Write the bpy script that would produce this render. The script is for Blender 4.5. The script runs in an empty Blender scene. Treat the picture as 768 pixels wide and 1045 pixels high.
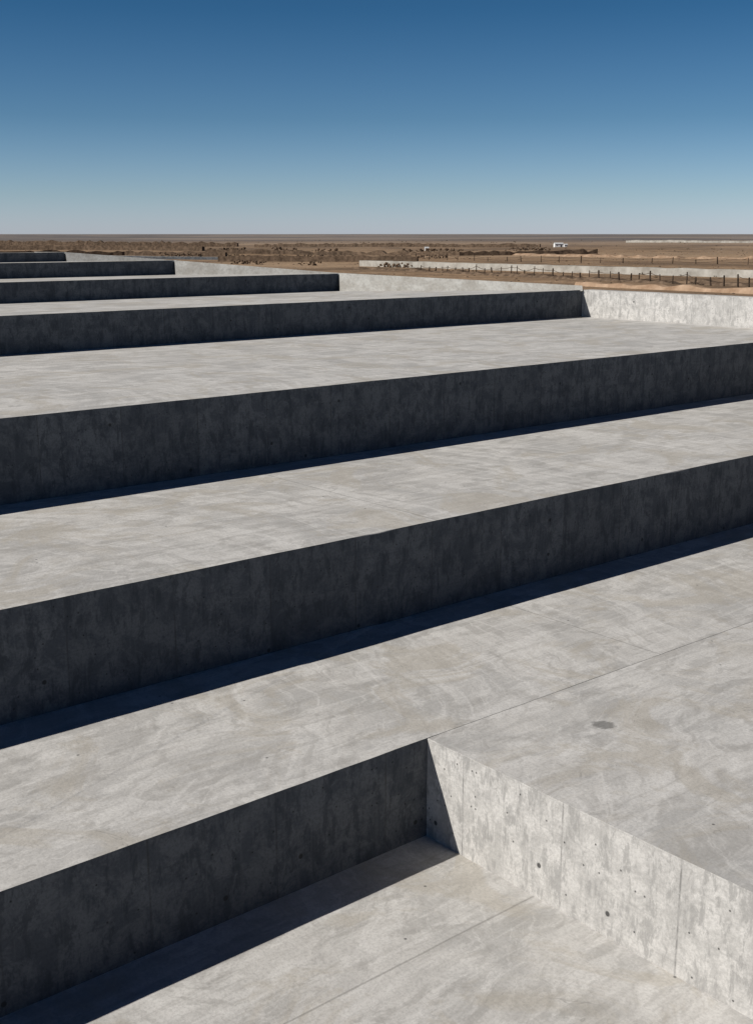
import bpy, bmesh, math, random
from mathutils import Vector, noise
random.seed(7)
S=2.0           # metres per layout unit; layout worked out from image pixels
GZ=2.0          # ground lies 2 units below the viewpoint
def W(u,v,h):   # h = depth below viewpoint, ground z=0
    return Vector((u*S,v*S,(GZ-h)*S))
scene=bpy.context.scene
scene.view_settings.view_transform='Standard'
scene.view_settings.look='None'
scene.view_settings.exposure=0

# ---------------- node helpers ----------------
class NT:
    def __init__(s,name,world=False):
        s.mat=bpy.data.materials.new(name); s.mat.use_nodes=True
        s.t=s.mat.node_tree; s.t.nodes.clear()
        s.out=s.t.nodes.new('ShaderNodeOutputMaterial')
        s.b=s.t.nodes.new('ShaderNodeBsdfPrincipled')
        s.t.links.new(s.b.outputs[0],s.out.inputs[0])
        s.b.inputs['Specular IOR Level'].default_value=0.0
    def n(s,typ,**kw):
        nd=s.t.nodes.new(typ)
        for k,v in kw.items(): setattr(nd,k,v)
        return nd
    def l(s,a,b):
        if isinstance(a,(int,float)): b.default_value=a
        elif isinstance(a,tuple): b.default_value=a
        else: s.t.links.new(a,b)
    def m(s,op,a,b=0.0,c=None,clamp=False):
        nd=s.n('ShaderNodeMath',operation=op,use_clamp=clamp)
        s.l(a,nd.inputs[0]); s.l(b,nd.inputs[1])
        if c is not None: s.l(c,nd.inputs[2])
        return nd.outputs[0]
    def sm(s,x,lo,hi,a=0.0,b=1.0):
        nd=s.n('ShaderNodeMapRange',interpolation_type='LINEAR')
        s.l(x,nd.inputs[0]); nd.inputs[1].default_value=lo; nd.inputs[2].default_value=hi
        nd.inputs[3].default_value=a; nd.inputs[4].default_value=b
        return nd.outputs[0]
    def xyz(s,x,y,z):
        nd=s.n('ShaderNodeCombineXYZ'); s.l(x,nd.inputs[0]); s.l(y,nd.inputs[1]); s.l(z,nd.inputs[2]); return nd.outputs[0]
    def noise(s,vec,scale,detail=4,rough=.6,dist=0.0,dim='3D'):
        nd=s.n('ShaderNodeTexNoise',noise_dimensions=dim); s.l(vec,nd.inputs['Vector'])
        nd.inputs['Scale'].default_value=scale; nd.inputs['Detail'].default_value=detail
        nd.inputs['Roughness'].default_value=rough; nd.inputs['Distortion'].default_value=dist
        return nd.outputs['Fac']
    def map(s,vec,scale=(1,1,1),rot=(0,0,0),loc=(0,0,0)):
        nd=s.n('ShaderNodeMapping'); s.l(vec,nd.inputs[0])
        nd.inputs['Scale'].default_value=scale; nd.inputs['Rotation'].default_value=rot; nd.inputs['Location'].default_value=loc
        return nd.outputs[0]
    def mix(s,f,a,b,mode='MIX'):
        nd=s.n('ShaderNodeMix',data_type='RGBA',blend_type=mode)
        s.l(f,nd.inputs[0]); s.l(a,nd.inputs[6]); s.l(b,nd.inputs[7]); return nd.outputs[2]
    def pos(s):
        g=s.n('ShaderNodeNewGeometry')
        v=s.n('ShaderNodeVectorMath',operation='SCALE'); s.l(g.outputs['Position'],v.inputs[0]); v.inputs['Scale'].default_value=1/S
        sp=s.n('ShaderNodeSeparateXYZ'); s.l(v.outputs[0],sp.inputs[0])
        return v.outputs[0],sp.outputs[0],sp.outputs[1],sp.outputs[2]
    def bump(s,h,strength,dist,prev=None):
        nd=s.n('ShaderNodeBump'); nd.inputs['Strength'].default_value=strength; nd.inputs['Distance'].default_value=dist
        s.l(h,nd.inputs['Height'])
        if prev is not None: s.l(prev,nd.inputs['Normal'])
        return nd.outputs[0]
def g(v,w=0.0): # grey w warm
    return (v*(1+w),v,v*(1-w*1.3),1)

# ---------------- concrete slab material ----------------
def slab_mat(name,joints,spot=False,off=(0,0,0),piv=None):
    k=NT(name); P,x,y,z=k.pos()
    PO=k.map(P,loc=off)
    N2='2D'
    big=k.noise(PO,.75,5,.6,.9,N2)
    med=k.noise(k.map(P,scale=(.75,1.25,1),loc=(7+off[0],3,0)),2.3,6,.66,.5,N2)
    pat=k.noise(k.map(P,scale=(.6,1.3,1),loc=(17+off[0],23,0)),1.5,7,.62,.25,N2)
    fine=k.noise(P,34,2,.7,0,N2)
    # trowel sweeps: noise stretched along arcs round a worker's pivot
    px,py=piv or (5.6-off[0]*.13,4.0+off[1]*.19)
    dx=k.m('SUBTRACT',x,px); dy=k.m('SUBTRACT',y,py)
    r=k.m('SQRT',k.m('ADD',k.m('MULTIPLY',dx,dx),k.m('MULTIPLY',dy,dy)))
    r2=k.m('ADD',r,k.m('MULTIPLY',big,.7))
    arc=k.noise(k.xyz(k.m('MULTIPLY',r2,7.0),k.m('MULTIPLY',k.m('ARCTAN2',dy,dx),1.6),0.0),1.0,4,.68,.15,N2)
    streak=k.noise(k.map(P,scale=(.5,5.0,1),rot=(0,0,.14),loc=off),1.9,4,.66,.5,N2)
    c=k.mix(k.sm(big,.38,.62),g(.41,.025),g(.52,.032))
    c=k.mix(k.m('MULTIPLY',k.sm(pat,.505,.56),.42),c,g(.64,.025))
    c=k.mix(k.m('MULTIPLY',k.sm(med,.52,.62),.55),c,g(.33,.04))
    c=k.mix(k.m('MULTIPLY',k.sm(arc,.54,.66),k.m('MULTIPLY',k.sm(pat,.38,.54),.45)),c,g(.31,.04))
    c=k.mix(k.m('MULTIPLY',k.sm(arc,.45,.35),.38),c,g(.66,.025))
    c=k.mix(k.m('MULTIPLY',k.sm(streak,.54,.68),.30),c,g(.65,.025))
    c=k.mix(k.m('MULTIPLY',k.sm(streak,.44,.33),.34),c,g(.32,.04))
    du=k.noise(k.map(P,loc=(31+off[0],17,0)),.8,5,.7,.6,N2)
    c=k.mix(k.m('MULTIPLY',k.sm(du,.52,.62),.5),c,(.40,.365,.31,1))
    c=k.mix(k.m('MULTIPLY',k.sm(fine,.42,.70),.28),c,g(.24,.03))
    wob=k.m('MULTIPLY',k.m('SUBTRACT',big,.5),.02)
    # wandering hairline crack
    hc=k.m('ABSOLUTE',k.m('SUBTRACT',big,.5))
    c=k.mix(k.m('MULTIPLY',k.sm(hc,.0022,.0005),k.m('MULTIPLY',k.m('GREATER_THAN',du,.54),.4)),c,g(.18,.04))
    # pin holes
    vp=k.n('ShaderNodeTexVoronoi',voronoi_dimensions='2D'); k.l(PO,vp.inputs['Vector']); vp.inputs['Scale'].default_value=1.6
    sc=k.n('ShaderNodeSeparateColor'); k.l(vp.outputs['Color'],sc.inputs[0])
    hole=k.m('MULTIPLY',k.sm(vp.outputs['Distance'],.028,.012),k.m('GREATER_THAN',sc.outputs[0],.86))
    c=k.mix(k.m('MULTIPLY',hole,.8),c,g(.07))
    jt=None
    for ax,p in joints:
        d=k.m('ABSOLUTE',k.m('ADD',k.m('SUBTRACT',x if ax=='x' else y,p),wob))
        q=k.sm(d,.014,.004)
        jt=q if jt is None else k.m('MAXIMUM',jt,q)
    if jt is not None:
        c=k.mix(k.m('MULTIPLY',jt,.5),c,g(.17,.05))
    if spot:
        dx=k.m('SUBTRACT',x,8.475); dy=k.m('SUBTRACT',y,6.74)
        rr=k.m('SQRT',k.m('ADD',k.m('MULTIPLY',dx,dx),k.m('MULTIPLY',dy,dy)))
        rr=k.m('ADD',rr,k.m('MULTIPLY',k.m('SUBTRACT',med,.5),.35))
        c=k.mix(k.sm(rr,.10,.06,0,.7),c,g(.12,.03))
    k.l(c,k.b.inputs['Base Color']); k.b.inputs['Roughness'].default_value=.85; k.b.inputs['Specular IOR Level'].default_value=.2
    k.l(k.bump(k.noise(PO,5,4,.7,0,N2),.35,.03),k.b.inputs['Normal'])
    return k.mat

def wall_mat(name,dark,mid,light,st=.8,sc_=1.0,pjk=.5):
    k=NT(name); P,x,y,z=k.pos()
    s=k.m('ADD',x,k.m('MULTIPLY',y,1.03))
    Q=k.xyz(s,z,0.0); N2='2D'
    blot=k.noise(Q,2.8*sc_,6,.74,.3,N2)
    vs=k.noise(k.map(Q,scale=(2.8,1.1,1)),2.4*sc_,6,.76,.2,N2)
    vs2=k.noise(k.map(Q,scale=(9,.5,1),loc=(5,3,0)),2.0,2,.6,0,N2)
    fine=k.noise(Q,34,2,.7,0,N2)
    c=k.mix(k.sm(blot,.42,.58),mid,light)
    c=k.mix(k.m('MULTIPLY',k.sm(vs,.51,.60),st),c,dark)
    c=k.mix(k.m('MULTIPLY',k.sm(vs2,.56,.70),.35),c,light)
    c=k.mix(k.m('MULTIPLY',k.sm(fine,.42,.68),.35),c,dark)
    zf=k.m('ABSOLUTE',k.m('SUBTRACT',k.m('FRACT',k.m('DIVIDE',k.m('ADD',z,k.m('MULTIPLY',vs2,.012)),.29)),.5))
    c=k.mix(k.m('MULTIPLY',k.sm(zf,.47,.495),.22),c,dark)
    cellf=k.m('DIVIDE',k.m('ADD',s,.37),1.22)
    ph=k.m('MULTIPLY',k.m('ABSOLUTE',k.m('SUBTRACT',k.m('FRACT',cellf),.5)),1.22)
    pj=k.sm(ph,.597,.606)
    wn=k.n('ShaderNodeTexWhiteNoise',noise_dimensions='1D'); k.l(k.m('FLOOR',cellf),wn.inputs['W'])
    c=k.mix(k.m('MULTIPLY',wn.outputs['Value'],.28),c,dark)
    c=k.mix(k.m('MULTIPLY',pj,k.m('MULTIPLY',pjk,k.sm(vs,.60,.42))),c,g(.05))
    vp=k.n('ShaderNodeTexVoronoi',voronoi_dimensions='2D'); k.l(Q,vp.inputs['Vector']); vp.inputs['Scale'].default_value=1.5
    sc=k.n('ShaderNodeSeparateColor'); k.l(vp.outputs['Color'],sc.inputs[0])
    h1=k.m('MULTIPLY',k.sm(vp.outputs['Distance'],.042,.028),k.m('GREATER_THAN',sc.outputs[0],.78))
    vq=k.n('ShaderNodeTexVoronoi',voronoi_dimensions='2D'); k.l(Q,vq.inputs['Vector']); vq.inputs['Scale'].default_value=8.5
    sq=k.n('ShaderNodeSeparateColor'); k.l(vq.outputs['Color'],sq.inputs[0])
    h2=k.m('MULTIPLY',k.sm(vq.outputs['Distance'],.10,.05),k.m('GREATER_THAN',sq.outputs[1],.88))
    hole=k.m('MAXIMUM',h1,h2)
    c=k.mix(k.m('MULTIPLY',hole,.85),c,g(.03))
    k.l(c,k.b.inputs['Base Color']); k.b.inputs['Roughness'].default_value=.88; k.b.inputs['Specular IOR Level'].default_value=.15
    k.l(k.bump(k.noise(k.map(Q,scale=(1.6,1,1)),6,4,.72,0,N2),.45,.035),k.b.inputs['Normal'])
    return k.mat
M_slab=slab_mat('concrete_slab',[])
M_riser=wall_mat('formed_concrete_riser_shaded',(.050,.056,.065,1),(.088,.096,.108,1),(.150,.158,.168,1),.65,1.0,.65)  # same concrete with shade painted in: base colour darkened and blued
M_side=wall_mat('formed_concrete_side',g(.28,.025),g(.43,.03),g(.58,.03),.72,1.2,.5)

# ---------------- mesh helpers ----------------
def empty(name):
    e=bpy.data.objects.new(name,None); scene.collection.objects.link(e); return e
def obj(name,bm,mats,parent=None,smooth=False):
    me=bpy.data.meshes.new(name); bm.normal_update(); bm.to_mesh(me); bm.free()
    for m in mats: me.materials.append(m)
    if smooth:
        for p in me.polygons: p.use_smooth=True
    o=bpy.data.objects.new(name,me); scene.collection.objects.link(o)
    if parent: o.parent=parent
    return o
def densify(poly,step):
    out=[]
    for i,a in enumerate(poly):
        b=poly[(i+1)%len(poly)]
        L=math.dist(a,b); n=max(1,int(L/step)) if a[0]>-20 or b[0]>-20 else 1
        for j in range(n):
            t=j/n; out.append((a[0]+(b[0]-a[0])*t,a[1]+(b[1]-a[1])*t))
    return out
def prism(name,poly,htop,hbot,parent,bev=.010,top_mat=None):
    """poly counter-clockwise in layout units; slightly irregular cast edges"""
    bm=bmesh.new(); pts=densify(poly,.2)
    top=[];bot=[]
    for (u,v) in pts:
        j=noise.noise(Vector((u*2.7,v*2.7,htop*9)))*.005
        j2=noise.noise(Vector((u*1.1+50,v*1.1,htop*9)))*.004
        if random.random()<.02: j2+=.008   # small chips
        top.append(bm.verts.new(W(u+j,v+j,htop+j2))); bot.append(bm.verts.new(W(u,v,hbot)))
    ft=bm.faces.new(top); ft.material_index=0
    fb=bm.faces.new(bot[::-1]); fb.material_index=1
    n=len(pts)
    for i in range(n):
        k=(i+1)%n
        f=bm.faces.new([bot[i],bot[k],top[k],top[i]])
        nx,ny=(pts[k][1]-pts[i][1]),-(pts[k][0]-pts[i][0])
        f.material_index=2 if nx<-abs(ny)*.3 else 1  # sun-facing sides take the lighter concrete, other faces the shade-darkened one
    ed=[bm.edges.get((top[i],top[(i+1)%n])) for i in range(n)]
    bmesh.ops.bevel(bm,geom=ed,offset=bev*S,segments=2,profile=.5,affect='EDGES',clamp_overlap=True)
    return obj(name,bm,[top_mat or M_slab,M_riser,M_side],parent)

# ---------------- terraces ----------------
T=empty('concrete_terrace')
L=-60
H=[5.6,4.6,3.454,2.316,1.559,1.082,.702,.469]
V=[None,7.589,10.435,14.69,22.6,26.7,28.8,29.6]
slab=slab_mat
prism('pit_floor',[(L,-30),(7.3,-30),(7.3,7.9),(L,7.9)],H[0],6.4,T,top_mat=slab('slab_pit',[('y',6.2)],False,(13,2,0),(4.6,7.6)))
prism('tier_1',[(L,V[1]),(26.8,V[1]),(26.8,V[2]+.3),(L,V[2]+.3)],H[1],6.3,T,top_mat=slab('slab_1',[('x',10.5),('x',20.5)],False,(0,0,0),(3.2,10.6)))
prism('tier_1_side_platform',[(6.96,-30),(26.8,-30),(26.8,V[1]-.004),(6.96,V[1]-.004)],H[1]+.001,6.25,T,bev=.008,top_mat=slab('slab_side',[('x',15.5)],True,(3,21,0),(10.5,3.0)))
prism('tier_2',[(L+.1,V[2]),(26.75,V[2]),(26.75,V[3]+.3),(L+.1,V[3]+.3)],H[2],6.2,T,top_mat=slab('slab_2',[('x',9.7),('x',-1.6),('x',21)],False,(23,35,0)))
prism('tier_3',[(L+.2,V[3]),(26.7,V[3]),(26.7,V[4]+.2),(L+.2,V[4]+.2)],H[3],6.1,T,top_mat=slab('slab_3',[('x',3.2),('x',13.5)],False,(3,65,0)))
prism('tier_4',[(L+.3,V[4]),(26.57,V[4]),(26.8,V[4]+.15),(21.2,V[5]+.2),(L+.3,V[5]+.2)],H[4],3.0,T)
prism('tier_5',[(L+.4,V[5]),(20.95,V[5]),(21.15,V[5]+.2),(17.1,V[6]+.2),(L+.4,V[6]+.2)],H[5],2.9,T)
prism('tier_6',[(L+.5,V[6]),(16.9,V[6]),(17.1,V[6]+.15),(14.3,V[7]+.15),(L+.5,V[7]+.15)],H[6],2.8,T)
prism('tier_7',[(L+.6,V[7]),(14.1,V[7]),(13.4,29.95),(L+.6,29.95)],H[7],2.7,T)
prism('retaining_wall',[(26.57,-30.5),(27.0,-30.5),(27.0,V[4]),(26.57,V[4])],H[4]-.002,6.5,T)
def bright_mat():  # concrete with raised base colour, so the weakly lit cheek face looks sunlit
    k=NT('brightened_concrete'); P,x,y,z=k.pos()
    n=k.noise(P,2.2,6,.72,.3); f=k.noise(P,14,3,.7)
    c=k.mix(k.sm(n,.38,.6),(.50,.47,.42,1),(.68,.66,.61,1))
    c=k.mix(k.m('MULTIPLY',k.sm(f,.45,.65),.35),c,(.31,.29,.26,1))
    k.l(c,k.b.inputs['Base Color']); k.b.inputs['Roughness'].default_value=.9
    return k.mat
def cheek():
    P=[(13.4,29.95,.455),(14.1,29.6,.465),(16.9,28.8,.70),(20.95,26.7,1.070),(26.57,22.62,1.44)]
    floor=[.469,.702,1.082,1.559]
    bm=bmesh.new()
    for i in range(4):
        a,b=P[i],P[i+1]; fl=floor[i]+.03
        d=Vector((b[0]-a[0],b[1]-a[1])).normalized(); nn=Vector((d.y,-d.x))
        if nn.y>0: nn=-nn
        N=16
        for j in range(N):
            q=[]
            for t in (j/N,(j+1)/N):
                u=a[0]+(b[0]-a[0])*t; v=a[1]+(b[1]-a[1])*t; h=a[2]+(b[2]-a[2])*t
                off=max(0,(fl-h))*.6
                q.append((W(u,v,h),W(u+nn.x*off,v+nn.y*off,fl),W(u-nn.x*.2,v-nn.y*.2,h+.004),W(u-nn.x*.2,v-nn.y*.2,2.3)))
            A,B=q
            va=[bm.verts.new(p) for p in A]; vb=[bm.verts.new(p) for p in B]
            bm.faces.new([va[1],vb[1],vb[0],va[0]]).material_index=1
            bm.faces.new([va[0],vb[0],vb[2],va[2]]).material_index=0
            bm.faces.new([va[2],vb[2],vb[3],va[3]]).material_index=1
    bmesh.ops.remove_doubles(bm,verts=bm.verts,dist=.002)
    bmesh.ops.recalc_face_normals(bm,faces=bm.faces)
    return obj('cheek_wall',bm,[M_riser,bright_mat()],T)
cheek()

# ---------------- camera forward/right axes; plain objects placed from image pixel positions ----------------
fw=Vector((.6413,.7673)); rt=Vector((.7673,-.6413))

# ---------------- ground ----------------
def ground_mat():
    k=NT('desert_soil'); P,x,y,z=k.pos(); N2='2D'
    d=k.m('SQRT',k.m('ADD',k.m('MULTIPLY',x,x),k.m('MULTIPLY',y,y)))
    n1=k.noise(P,.06,6,.68,.5,N2); n2=k.noise(P,.5,6,.72,.3,N2); n3=k.noise(P,3.5,4,.7,0,N2); n4=k.noise(P,.009,5,.6,.6,N2)
    c=k.mix(k.sm(n2,.38,.62),(.21,.14,.086,1),(.34,.23,.145,1))
    c=k.mix(k.m('MULTIPLY',k.sm(n1,.48,.56),.72),c,(.13,.09,.06,1))
    c=k.mix(k.m('MULTIPLY',k.sm(n4,.48,.56),.6),c,(.39,.275,.18,1))
    c=k.mix(k.m('MULTIPLY',k.sm(n3,.5,.66),.5),c,(.095,.068,.048,1))
    far_haze=k.sm(d,130,520)  # distance haze painted into the soil colour, greyer far out
    c=k.mix(k.m('MULTIPLY',far_haze,.88),c,k.mix(k.sm(k.noise(P,.004,5,.65,0,N2),.44,.56),(.125,.12,.125,1),(.235,.20,.178,1)))
    k.l(c,k.b.inputs['Base Color']); k.b.inputs['Roughness'].default_value=.95; k.b.inputs['Specular IOR Level'].default_value=.1
    k.l(k.bump(n2,.9,.35),k.b.inputs['Normal'])
    return k.mat
def axis(lo,hi,extra):
    vals=set(extra); vals.add(0.0)
    p=0.0
    while p<hi:
        p+=max(1.5,abs(p)*.035); vals.add(min(p,hi))
    p=0.0
    while p>lo:
        p-=max(2.5,abs(p)*.12); vals.add(max(p,lo))
    return sorted(vals)
hu=(-60.2,26.8); hv=(-30.3,22.75)
us=axis(-6000,9000,hu); vs_=axis(-3000,9000,hv)
us=[a for a in us if a in hu or min(abs(a-h) for h in hu)>.4]; vs_=[a for a in vs_ if a in hv or min(abs(a-h) for h in hv)>.4]
bm=bmesh.new(); vt={}
def gz(u,v):
    d=math.hypot(u-10,v-10)
    w=min(1,max(0,(d-45)/80))
    z=noise.fractal(Vector((u*.02,v*.02,3)),1.0,2.0,4)*.30*w
    z+=noise.fractal(Vector((u*.0025,v*.0025,9)),1.0,2.0,3)*.8*min(1,max(0,(d-200)/600))
    return z
for i,u in enumerate(us):
    for j,v in enumerate(vs_):
        vt[i,j]=bm.verts.new((u*S,v*S,gz(u,v)*S))
for i in range(len(us)-1):
    for j in range(len(vs_)-1):
        cu=(us[i]+us[i+1])/2; cv=(vs_[j]+vs_[j+1])/2
        if hu[0]<cu<hu[1] and hv[0]<cv<hv[1]: continue
        bm.faces.new([vt[i,j],vt[i+1,j],vt[i+1,j+1],vt[i,j+1]])
bmesh.ops.delete(bm,geom=[v for v in bm.verts if not v.link_faces],context='VERTS')
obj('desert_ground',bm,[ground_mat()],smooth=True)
def onG(f,s,up=0.0):
    p=fw*f+rt*s
    return Vector((p.x*S,p.y*S,(gz(p.x,p.y)+up)*S))

def simple_mat(name,c1,c2,scale=2.0,rough=.9):
    k=NT(name); P,x,y,z=k.pos(); n=k.noise(P,scale,4,.7)
    k.l(k.mix(k.sm(n,.35,.65),c1,c2),k.b.inputs['Base Color']); k.b.inputs['Roughness'].default_value=rough
    return k.mat
M_rock=simple_mat('dry_stone',(.07,.05,.036,1),(.19,.135,.095,1),3)
M_pale=simple_mat('pale_earth',(.24,.155,.10,1),(.42,.30,.21,1),1.5)
M_cw=simple_mat('weathered_concrete',(.28,.26,.23,1),(.47,.45,.41,1),1.1)
M_wood=simple_mat('weathered_wood',(.04,.03,.022,1),(.09,.065,.05,1),6)
M_wire=simple_mat('rusty_wire',(.06,.04,.03,1),(.1,.07,.05,1),6)
M_white=simple_mat('white_paint',(.70,.70,.69,1),(.8,.8,.79,1),2,.6)
M_dark=simple_mat('dark_opening',(.03,.03,.035,1),(.05,.05,.05,1))
M_roof=simple_mat('metal_roof',(.45,.46,.47,1),(.6,.6,.6,1),3,.5)
M_scrub=simple_mat('dry_scrub',(.04,.033,.02,1),(.10,.072,.042,1),4)

def strip(name,pts,w,h,mats,parent=None,jit=0.0,step=.6,wtop=None):
    bm=bmesh.new(); prev=None; wtop=w if wtop is None else wtop
    for i in range(len(pts)-1):
        a,b=Vector(pts[i]),Vector(pts[i+1]); n=max(1,int((b-a).length/step))
        d=(b-a).normalized(); nn=Vector((-d.y,d.x))
        for j in range(n+ (1 if i==len(pts)-2 else 0)):
            c=a+(b-a)*(j/n)
            jj=noise.noise(Vector((c.x*.9,c.y*.9,1)))*jit; ju=noise.noise(Vector((c.x*1.3,c.y*1.3,7)))*jit
            cc=c+nn*jj*.5
            hh=h+ju
            sec=[onG(*(cc-nn*w/2),-.3),onG(*(cc-nn*wtop/2),hh),onG(*(cc+nn*wtop/2),hh),onG(*(cc+nn*w/2),-.3)]
            sv=[bm.verts.new(p) for p in sec]
            if prev:
                for q in range(3):
                    f=bm.faces.new([prev[q],prev[q+1],sv[q+1],sv[q]]); f.material_index=0 if q==1 else min(1,len(mats)-1)
            else: bm.faces.new(sv)
            prev=sv
    bm.faces.new(prev[::-1]); bmesh.ops.recalc_face_normals(bm,faces=bm.faces)
    return obj(name,bm,mats,parent)
strip('concrete_wall',[(77,-.9),(56.3,17.4),(34,37)],.5,.36,[M_cw],jit=.04)
strip('concrete_wall',[(104,-26),(98,-12),(94,-9)],.4,.22,[M_slab,M_riser])
strip('earth_berm',[(47.6,8.0),(41.3,12.9),(30,21.5)],.9,.16,[M_pale],jit=.14,wtop=.4,step=.3)
strip('earth_berm',[(71,-1),(58,7),(50,12),(43,20)],1.6,.10,[M_rock],jit=.16,wtop=.5,step=.3)
strip('earth_berm',[(130,8),(112,18),(98,34),(92,50)],3.0,.16,[M_pale],jit=.25,wtop=.8,step=.6)
strip('stone_wall',[(92,-12),(90,-4),(88,3)],.5,.42,[M_rock],jit=.1,wtop=.4,step=.3)
strip('stone_wall',[(150,-60),(146,-35),(140,-20)],.8,.5,[M_rock],jit=.2,wtop=.6,step=.5)
strip('stone_wall',[(112,-40),(116,-24),(113,-14)],.6,.38,[M_rock],jit=.2,wtop=.5,step=.4)
strip('stone_wall',[(200,-20),(190,10),(185,25)],.9,.5,[M_rock],jit=.3,wtop=.6,step=.5)
strip('stone_wall',[(225,-85),(215,-50),(210,-24)],1.0,.7,[M_rock],jit=.4,wtop=.7,step=.6)
strip('stone_wall',[(128,-18),(124,-2),(118,8),(121,22)],.7,.36,[M_rock],jit=.3,wtop=.5,step=.5)

def rock(bm,c,r,sq=.8):
    M=bmesh.ops.create_icosphere(bm,subdivisions=1,radius=1)
    ang=random.random()*6.28; ca,sa=math.cos(ang),math.sin(ang); sx,sy,sz=r*random.uniform(.7,1.3),r*random.uniform(.7,1.3),r*sq*random.uniform(.7,1.2)
    for v in M['verts']:
        k=1+random.uniform(-.2,.2); x,y,z=v.co.x*sx*k,v.co.y*sy*k,v.co.z*sz*k
        v.co=Vector((c.x+x*ca-y*sa,c.y+x*sa+y*ca,c.z+z))
def rubble(name,pts,h,dens,r):
    bm=bmesh.new()
    for i in range(len(pts)-1):
        a,b=Vector(pts[i]),Vector(pts[i+1]); Ln=(b-a).length
        for j in range(int(Ln*dens)):
            c=a+(b-a)*random.random()
            den=noise.noise(Vector((c.x*.25,c.y*.25,i)))
            if den<-.1: continue
            for q in range(2):
                rock(bm,onG(c.x+random.uniform(-.3,.3),c.y+random.uniform(-.3,.3),random.random()*h),r*S*random.uniform(.6,1.3))
    obj(name,bm,[M_rock])
rubble('rubble_stone_wall',[(112,-20),(103,-9),(99,0),(104,6)],.3,5,.10)
rubble('rubble_stone_wall',[(160,-40),(146,-22),(141,0),(150,22)],.35,4,.14)
rubble('rubble_stone_wall',[(84,-10),(78,-3),(73,2)],.25,7,.08)

bm=bmesh.new()
for i in range(1500):
    f=32+ (random.random()**1.8)*120; s=random.uniform(-.34,.36)*f
    p=fw*f+rt*s
    if p.x<27.6 and p.y<32 : continue
    if noise.noise(Vector((f*.1,s*.1,0)))<-.1: continue
    rock(bm,onG(f,s,.01),random.uniform(.02,.07)*S*(.6+f/130),.6)
obj('scattered_stones',bm,[M_rock])
bm=bmesh.new()
for i in range(420):
    f=40+(random.random()**.9)*380; s=random.uniform(-.34,.36)*f
    p=fw*f+rt*s
    if p.x<28 and p.y<33: continue
    if noise.noise(Vector((f*.03,s*.05,5)))<.05: continue
    r=random.uniform(.07,.16)*(.7+f/200); c=onG(f,s,0)
    for q in range(24):
        a=random.random()*6.28; e=random.random()*1.5; rr=r*S*random.uniform(.4,1)
        o=c+Vector((math.cos(a)*math.cos(e),math.sin(a)*math.cos(e),math.sin(e)*.75))*rr
        t=r*S*.28
        vsx=[bm.verts.new(o+Vector((random.uniform(-t,t),random.uniform(-t,t),random.uniform(-t,t)))) for _ in range(3)]
        bm.faces.new(vsx)
obj('desert_scrub',bm,[M_scrub])

# ---------------- fences ----------------
def beam(bm,a,b,r,n=6,r2=None):
    r2=r if r2 is None else r2
    d=(b-a).normalized(); x=d.orthogonal().normalized(); y=d.cross(x)
    A=[bm.verts.new(a+(x*math.cos(t)+y*math.sin(t))*r) for t in [i*2*math.pi/n for i in range(n)]]
    B=[bm.verts.new(b+(x*math.cos(t)+y*math.sin(t))*r2) for t in [i*2*math.pi/n for i in range(n)]]
    for i in range(n): bm.faces.new([A[i],A[(i+1)%n],B[(i+1)%n],B[i]])
    bm.faces.new(A[::-1]); bm.faces.new(B)
def fence(pts,h,sp,rad,wr):
    e=empty('wire_fence'); bp=bmesh.new(); bw=bmesh.new(); prev=None
    for i in range(len(pts)-1):
        a,b=Vector(pts[i]),Vector(pts[i+1]); n=int((b-a).length/sp)
        for j in range(n):
            c=a+(b-a)*((j+random.uniform(-.25,.25))/n); hh=h*random.uniform(.7,1.25)
            lean=Vector((random.uniform(-.05,.05),random.uniform(-.05,.05),0))*S
            p0=onG(c.x,c.y,-.1); p1=onG(c.x,c.y,hh)+lean
            rr=rad*random.uniform(.7,1.4)
            beam(bp,p0,p1,rr*S,6,rr*S*.8)
            tops=[p0.lerp(p1,t) for t in (.5,.85)]
            if prev and random.random()<.95:
                for q in range(2):
                    mid=(prev[q]+tops[q])/2-Vector((0,0,.05)); beam(bw,prev[q],mid,wr*S,4); beam(bw,mid,tops[q],wr*S,4)
            prev=tops
    obj('posts',bp,[M_wood],e); obj('wires',bw,[M_wire],e)
fence([(65,2.4),(52.0,10.5),(45.9,14.2),(36,22)],.42,.62,.035,.014)
fence([(100,2),(88,12),(76,30)],.42,1.6,.04,.015)

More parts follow.
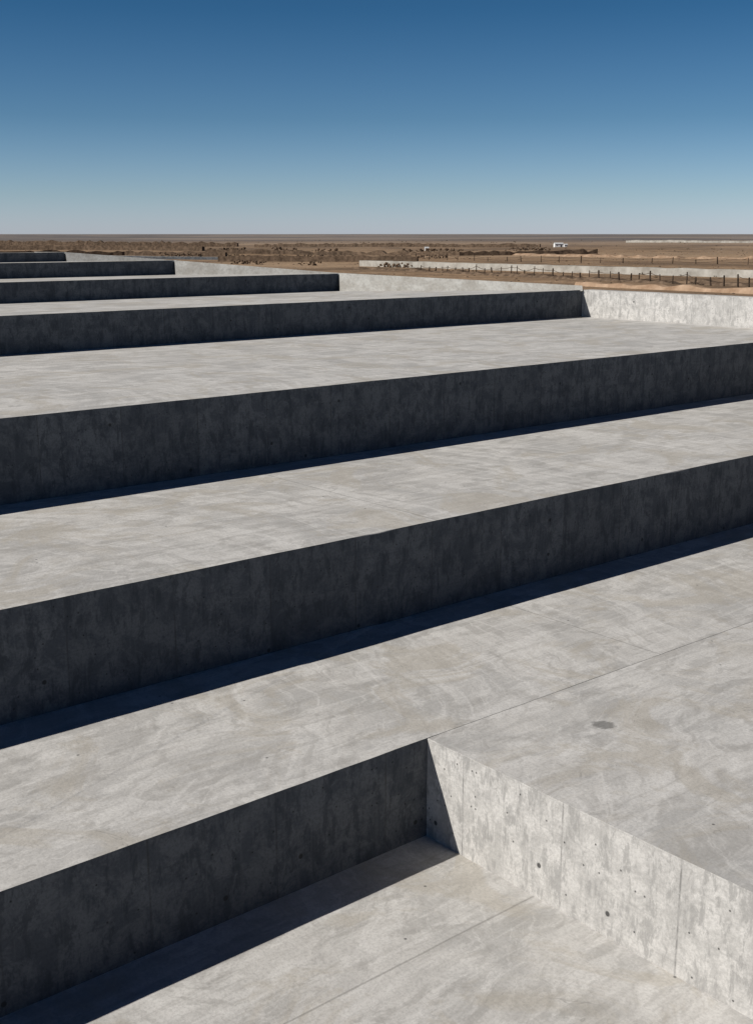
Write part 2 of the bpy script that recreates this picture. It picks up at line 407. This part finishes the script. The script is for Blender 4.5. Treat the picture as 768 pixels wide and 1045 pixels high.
def building(name,f,s,w,d,h,yaw):
    e=empty(name); base=onG(f,s,0)
    R=lambda x,y,z: base+Vector(((x*math.cos(yaw)-y*math.sin(yaw))*S,(x*math.sin(yaw)+y*math.cos(yaw))*S,z*S))
    bm=bmesh.new(); x,y=w/2,d/2
    c=[bm.verts.new(R(*p)) for p in [(-x,-y,-.2),(x,-y,-.2),(x,y,-.2),(-x,y,-.2),(-x,-y,h),(x,-y,h),(x,y,h),(-x,y,h)]]
    for q in [(0,1,5,4),(1,2,6,5),(2,3,7,6),(3,0,4,7)]: bm.faces.new([c[i] for i in q])
    g1=bm.verts.new(R(-x,0,h*1.28)); g2=bm.verts.new(R(x,0,h*1.28))
    bm.faces.new([c[4],g1,c[7]]); bm.faces.new([c[5],c[6],g2])
    obj('walls',bm,[M_white],e)
    bm=bmesh.new(); o=.06
    a=[bm.verts.new(R(*p)) for p in [(-x-o,-y-o,h-.01),(x+o,-y-o,h-.01),(x+o,0,h*1.28+.03),(-x-o,0,h*1.28+.03),(x+o,y+o,h-.01),(-x-o,y+o,h-.01)]]
    bm.faces.new([a[0],a[1],a[2],a[3]]); bm.faces.new([a[3],a[2],a[4],a[5]])
    obj('roof',bm,[M_roof],e)
    bm=bmesh.new(); n=2
    for i in range(n):
        cx=-x+(i+.5)*w/n
        for (xx,z0,z1,ww) in [(cx,h*.0 if i==n//2 else h*.45,h*.7,w/n*.14)]:
            f4=[bm.verts.new(R(*p)) for p in [(xx-ww,-y-.01,z0),(xx+ww,-y-.01,z0),(xx+ww,-y-.01,z1),(xx-ww,-y-.01,z1)]]; bm.faces.new(f4)
    obj('windows',bm,[M_dark],e)
building('white_shed',184,27.6,1.3,.9,.5,-.6)
building('white_shed',186,29.0,.5,.5,.35,-.6)
building('white_shed',150,6.2,.45,.4,.4,-.6)
strip('pale_perimeter_wall',[(300,62),(286,76),(270,100)],1.2,.5,[M_cw],jit=.2,step=1.5)

# ---------------- light, sky ----------------
Ld=Vector((1.2,-.465,-1)).normalized()
sun=bpy.data.lights.new('sun','SUN'); sun.energy=5.0; sun.angle=math.radians(.5); sun.color=(1,.96,.89)
so=bpy.data.objects.new('sun',sun); scene.collection.objects.link(so); so.rotation_euler=Ld.to_track_quat('-Z','Y').to_euler(); so.location=(-30,20,40)
w=bpy.data.worlds.new('World'); scene.world=w; w.use_nodes=True; nt=w.node_tree; nt.nodes.clear()
out=nt.nodes.new('ShaderNodeOutputWorld'); bg=nt.nodes.new('ShaderNodeBackground'); sky=nt.nodes.new('ShaderNodeTexSky')
sky.sky_type='NISHITA'; sky.sun_disc=False
to=-Ld; sky.sun_elevation=math.asin(to.z); sky.sun_rotation=math.atan2(to.x,to.y)
sky.altitude=1200; sky.air_density=1.0; sky.dust_density=.6; sky.ozone_density=2.5
# sky tinted by elevation angle; unseen upper sky darkened to deepen the shade
tc=nt.nodes.new('ShaderNodeTexCoord'); sx=nt.nodes.new('ShaderNodeSeparateXYZ'); nt.links.new(tc.outputs['Generated'],sx.inputs[0])
cr=nt.nodes.new('ShaderNodeValToRGB'); nt.links.new(sx.outputs[2],cr.inputs[0])
K=2.1
st=[(0.0,(1.22,1.36,1.95)),(.03,(.96,1.16,1.5)),(.09,(.52,.80,1.06)),(.17,(.25,.58,.83)),(.4,(.08,.21,.39)),(1.0,(.04,.10,.20))]
el=cr.color_ramp.elements
while len(el)<len(st): el.new(.5)
for e,(p,c) in zip(el,st): e.position=p; e.color=(c[0]/K,c[1]/K,c[2]/K,1)
mx=nt.nodes.new('ShaderNodeMix'); mx.data_type='RGBA'; mx.blend_type='MULTIPLY'; mx.inputs[0].default_value=1; mx.clamp_result=False
nt.links.new(sky.outputs[0],mx.inputs[6]); nt.links.new(cr.outputs[0],mx.inputs[7])
nt.links.new(mx.outputs[2],bg.inputs[0]); nt.links.new(bg.outputs[0],out.inputs[0])
bg.inputs[1].default_value=.06*K

# ---------------- camera ----------------
cam=bpy.data.cameras.new('camera'); co=bpy.data.objects.new('camera',cam); scene.collection.objects.link(co)
co.location=(0,0,GZ*S); cam.sensor_fit='HORIZONTAL'; cam.sensor_width=36; cam.lens=56.53
co.rotation_euler=(math.radians(90-13.25),0,-math.atan2(.6413,.7673)); cam.clip_start=.1; cam.clip_end=60000
scene.camera=co
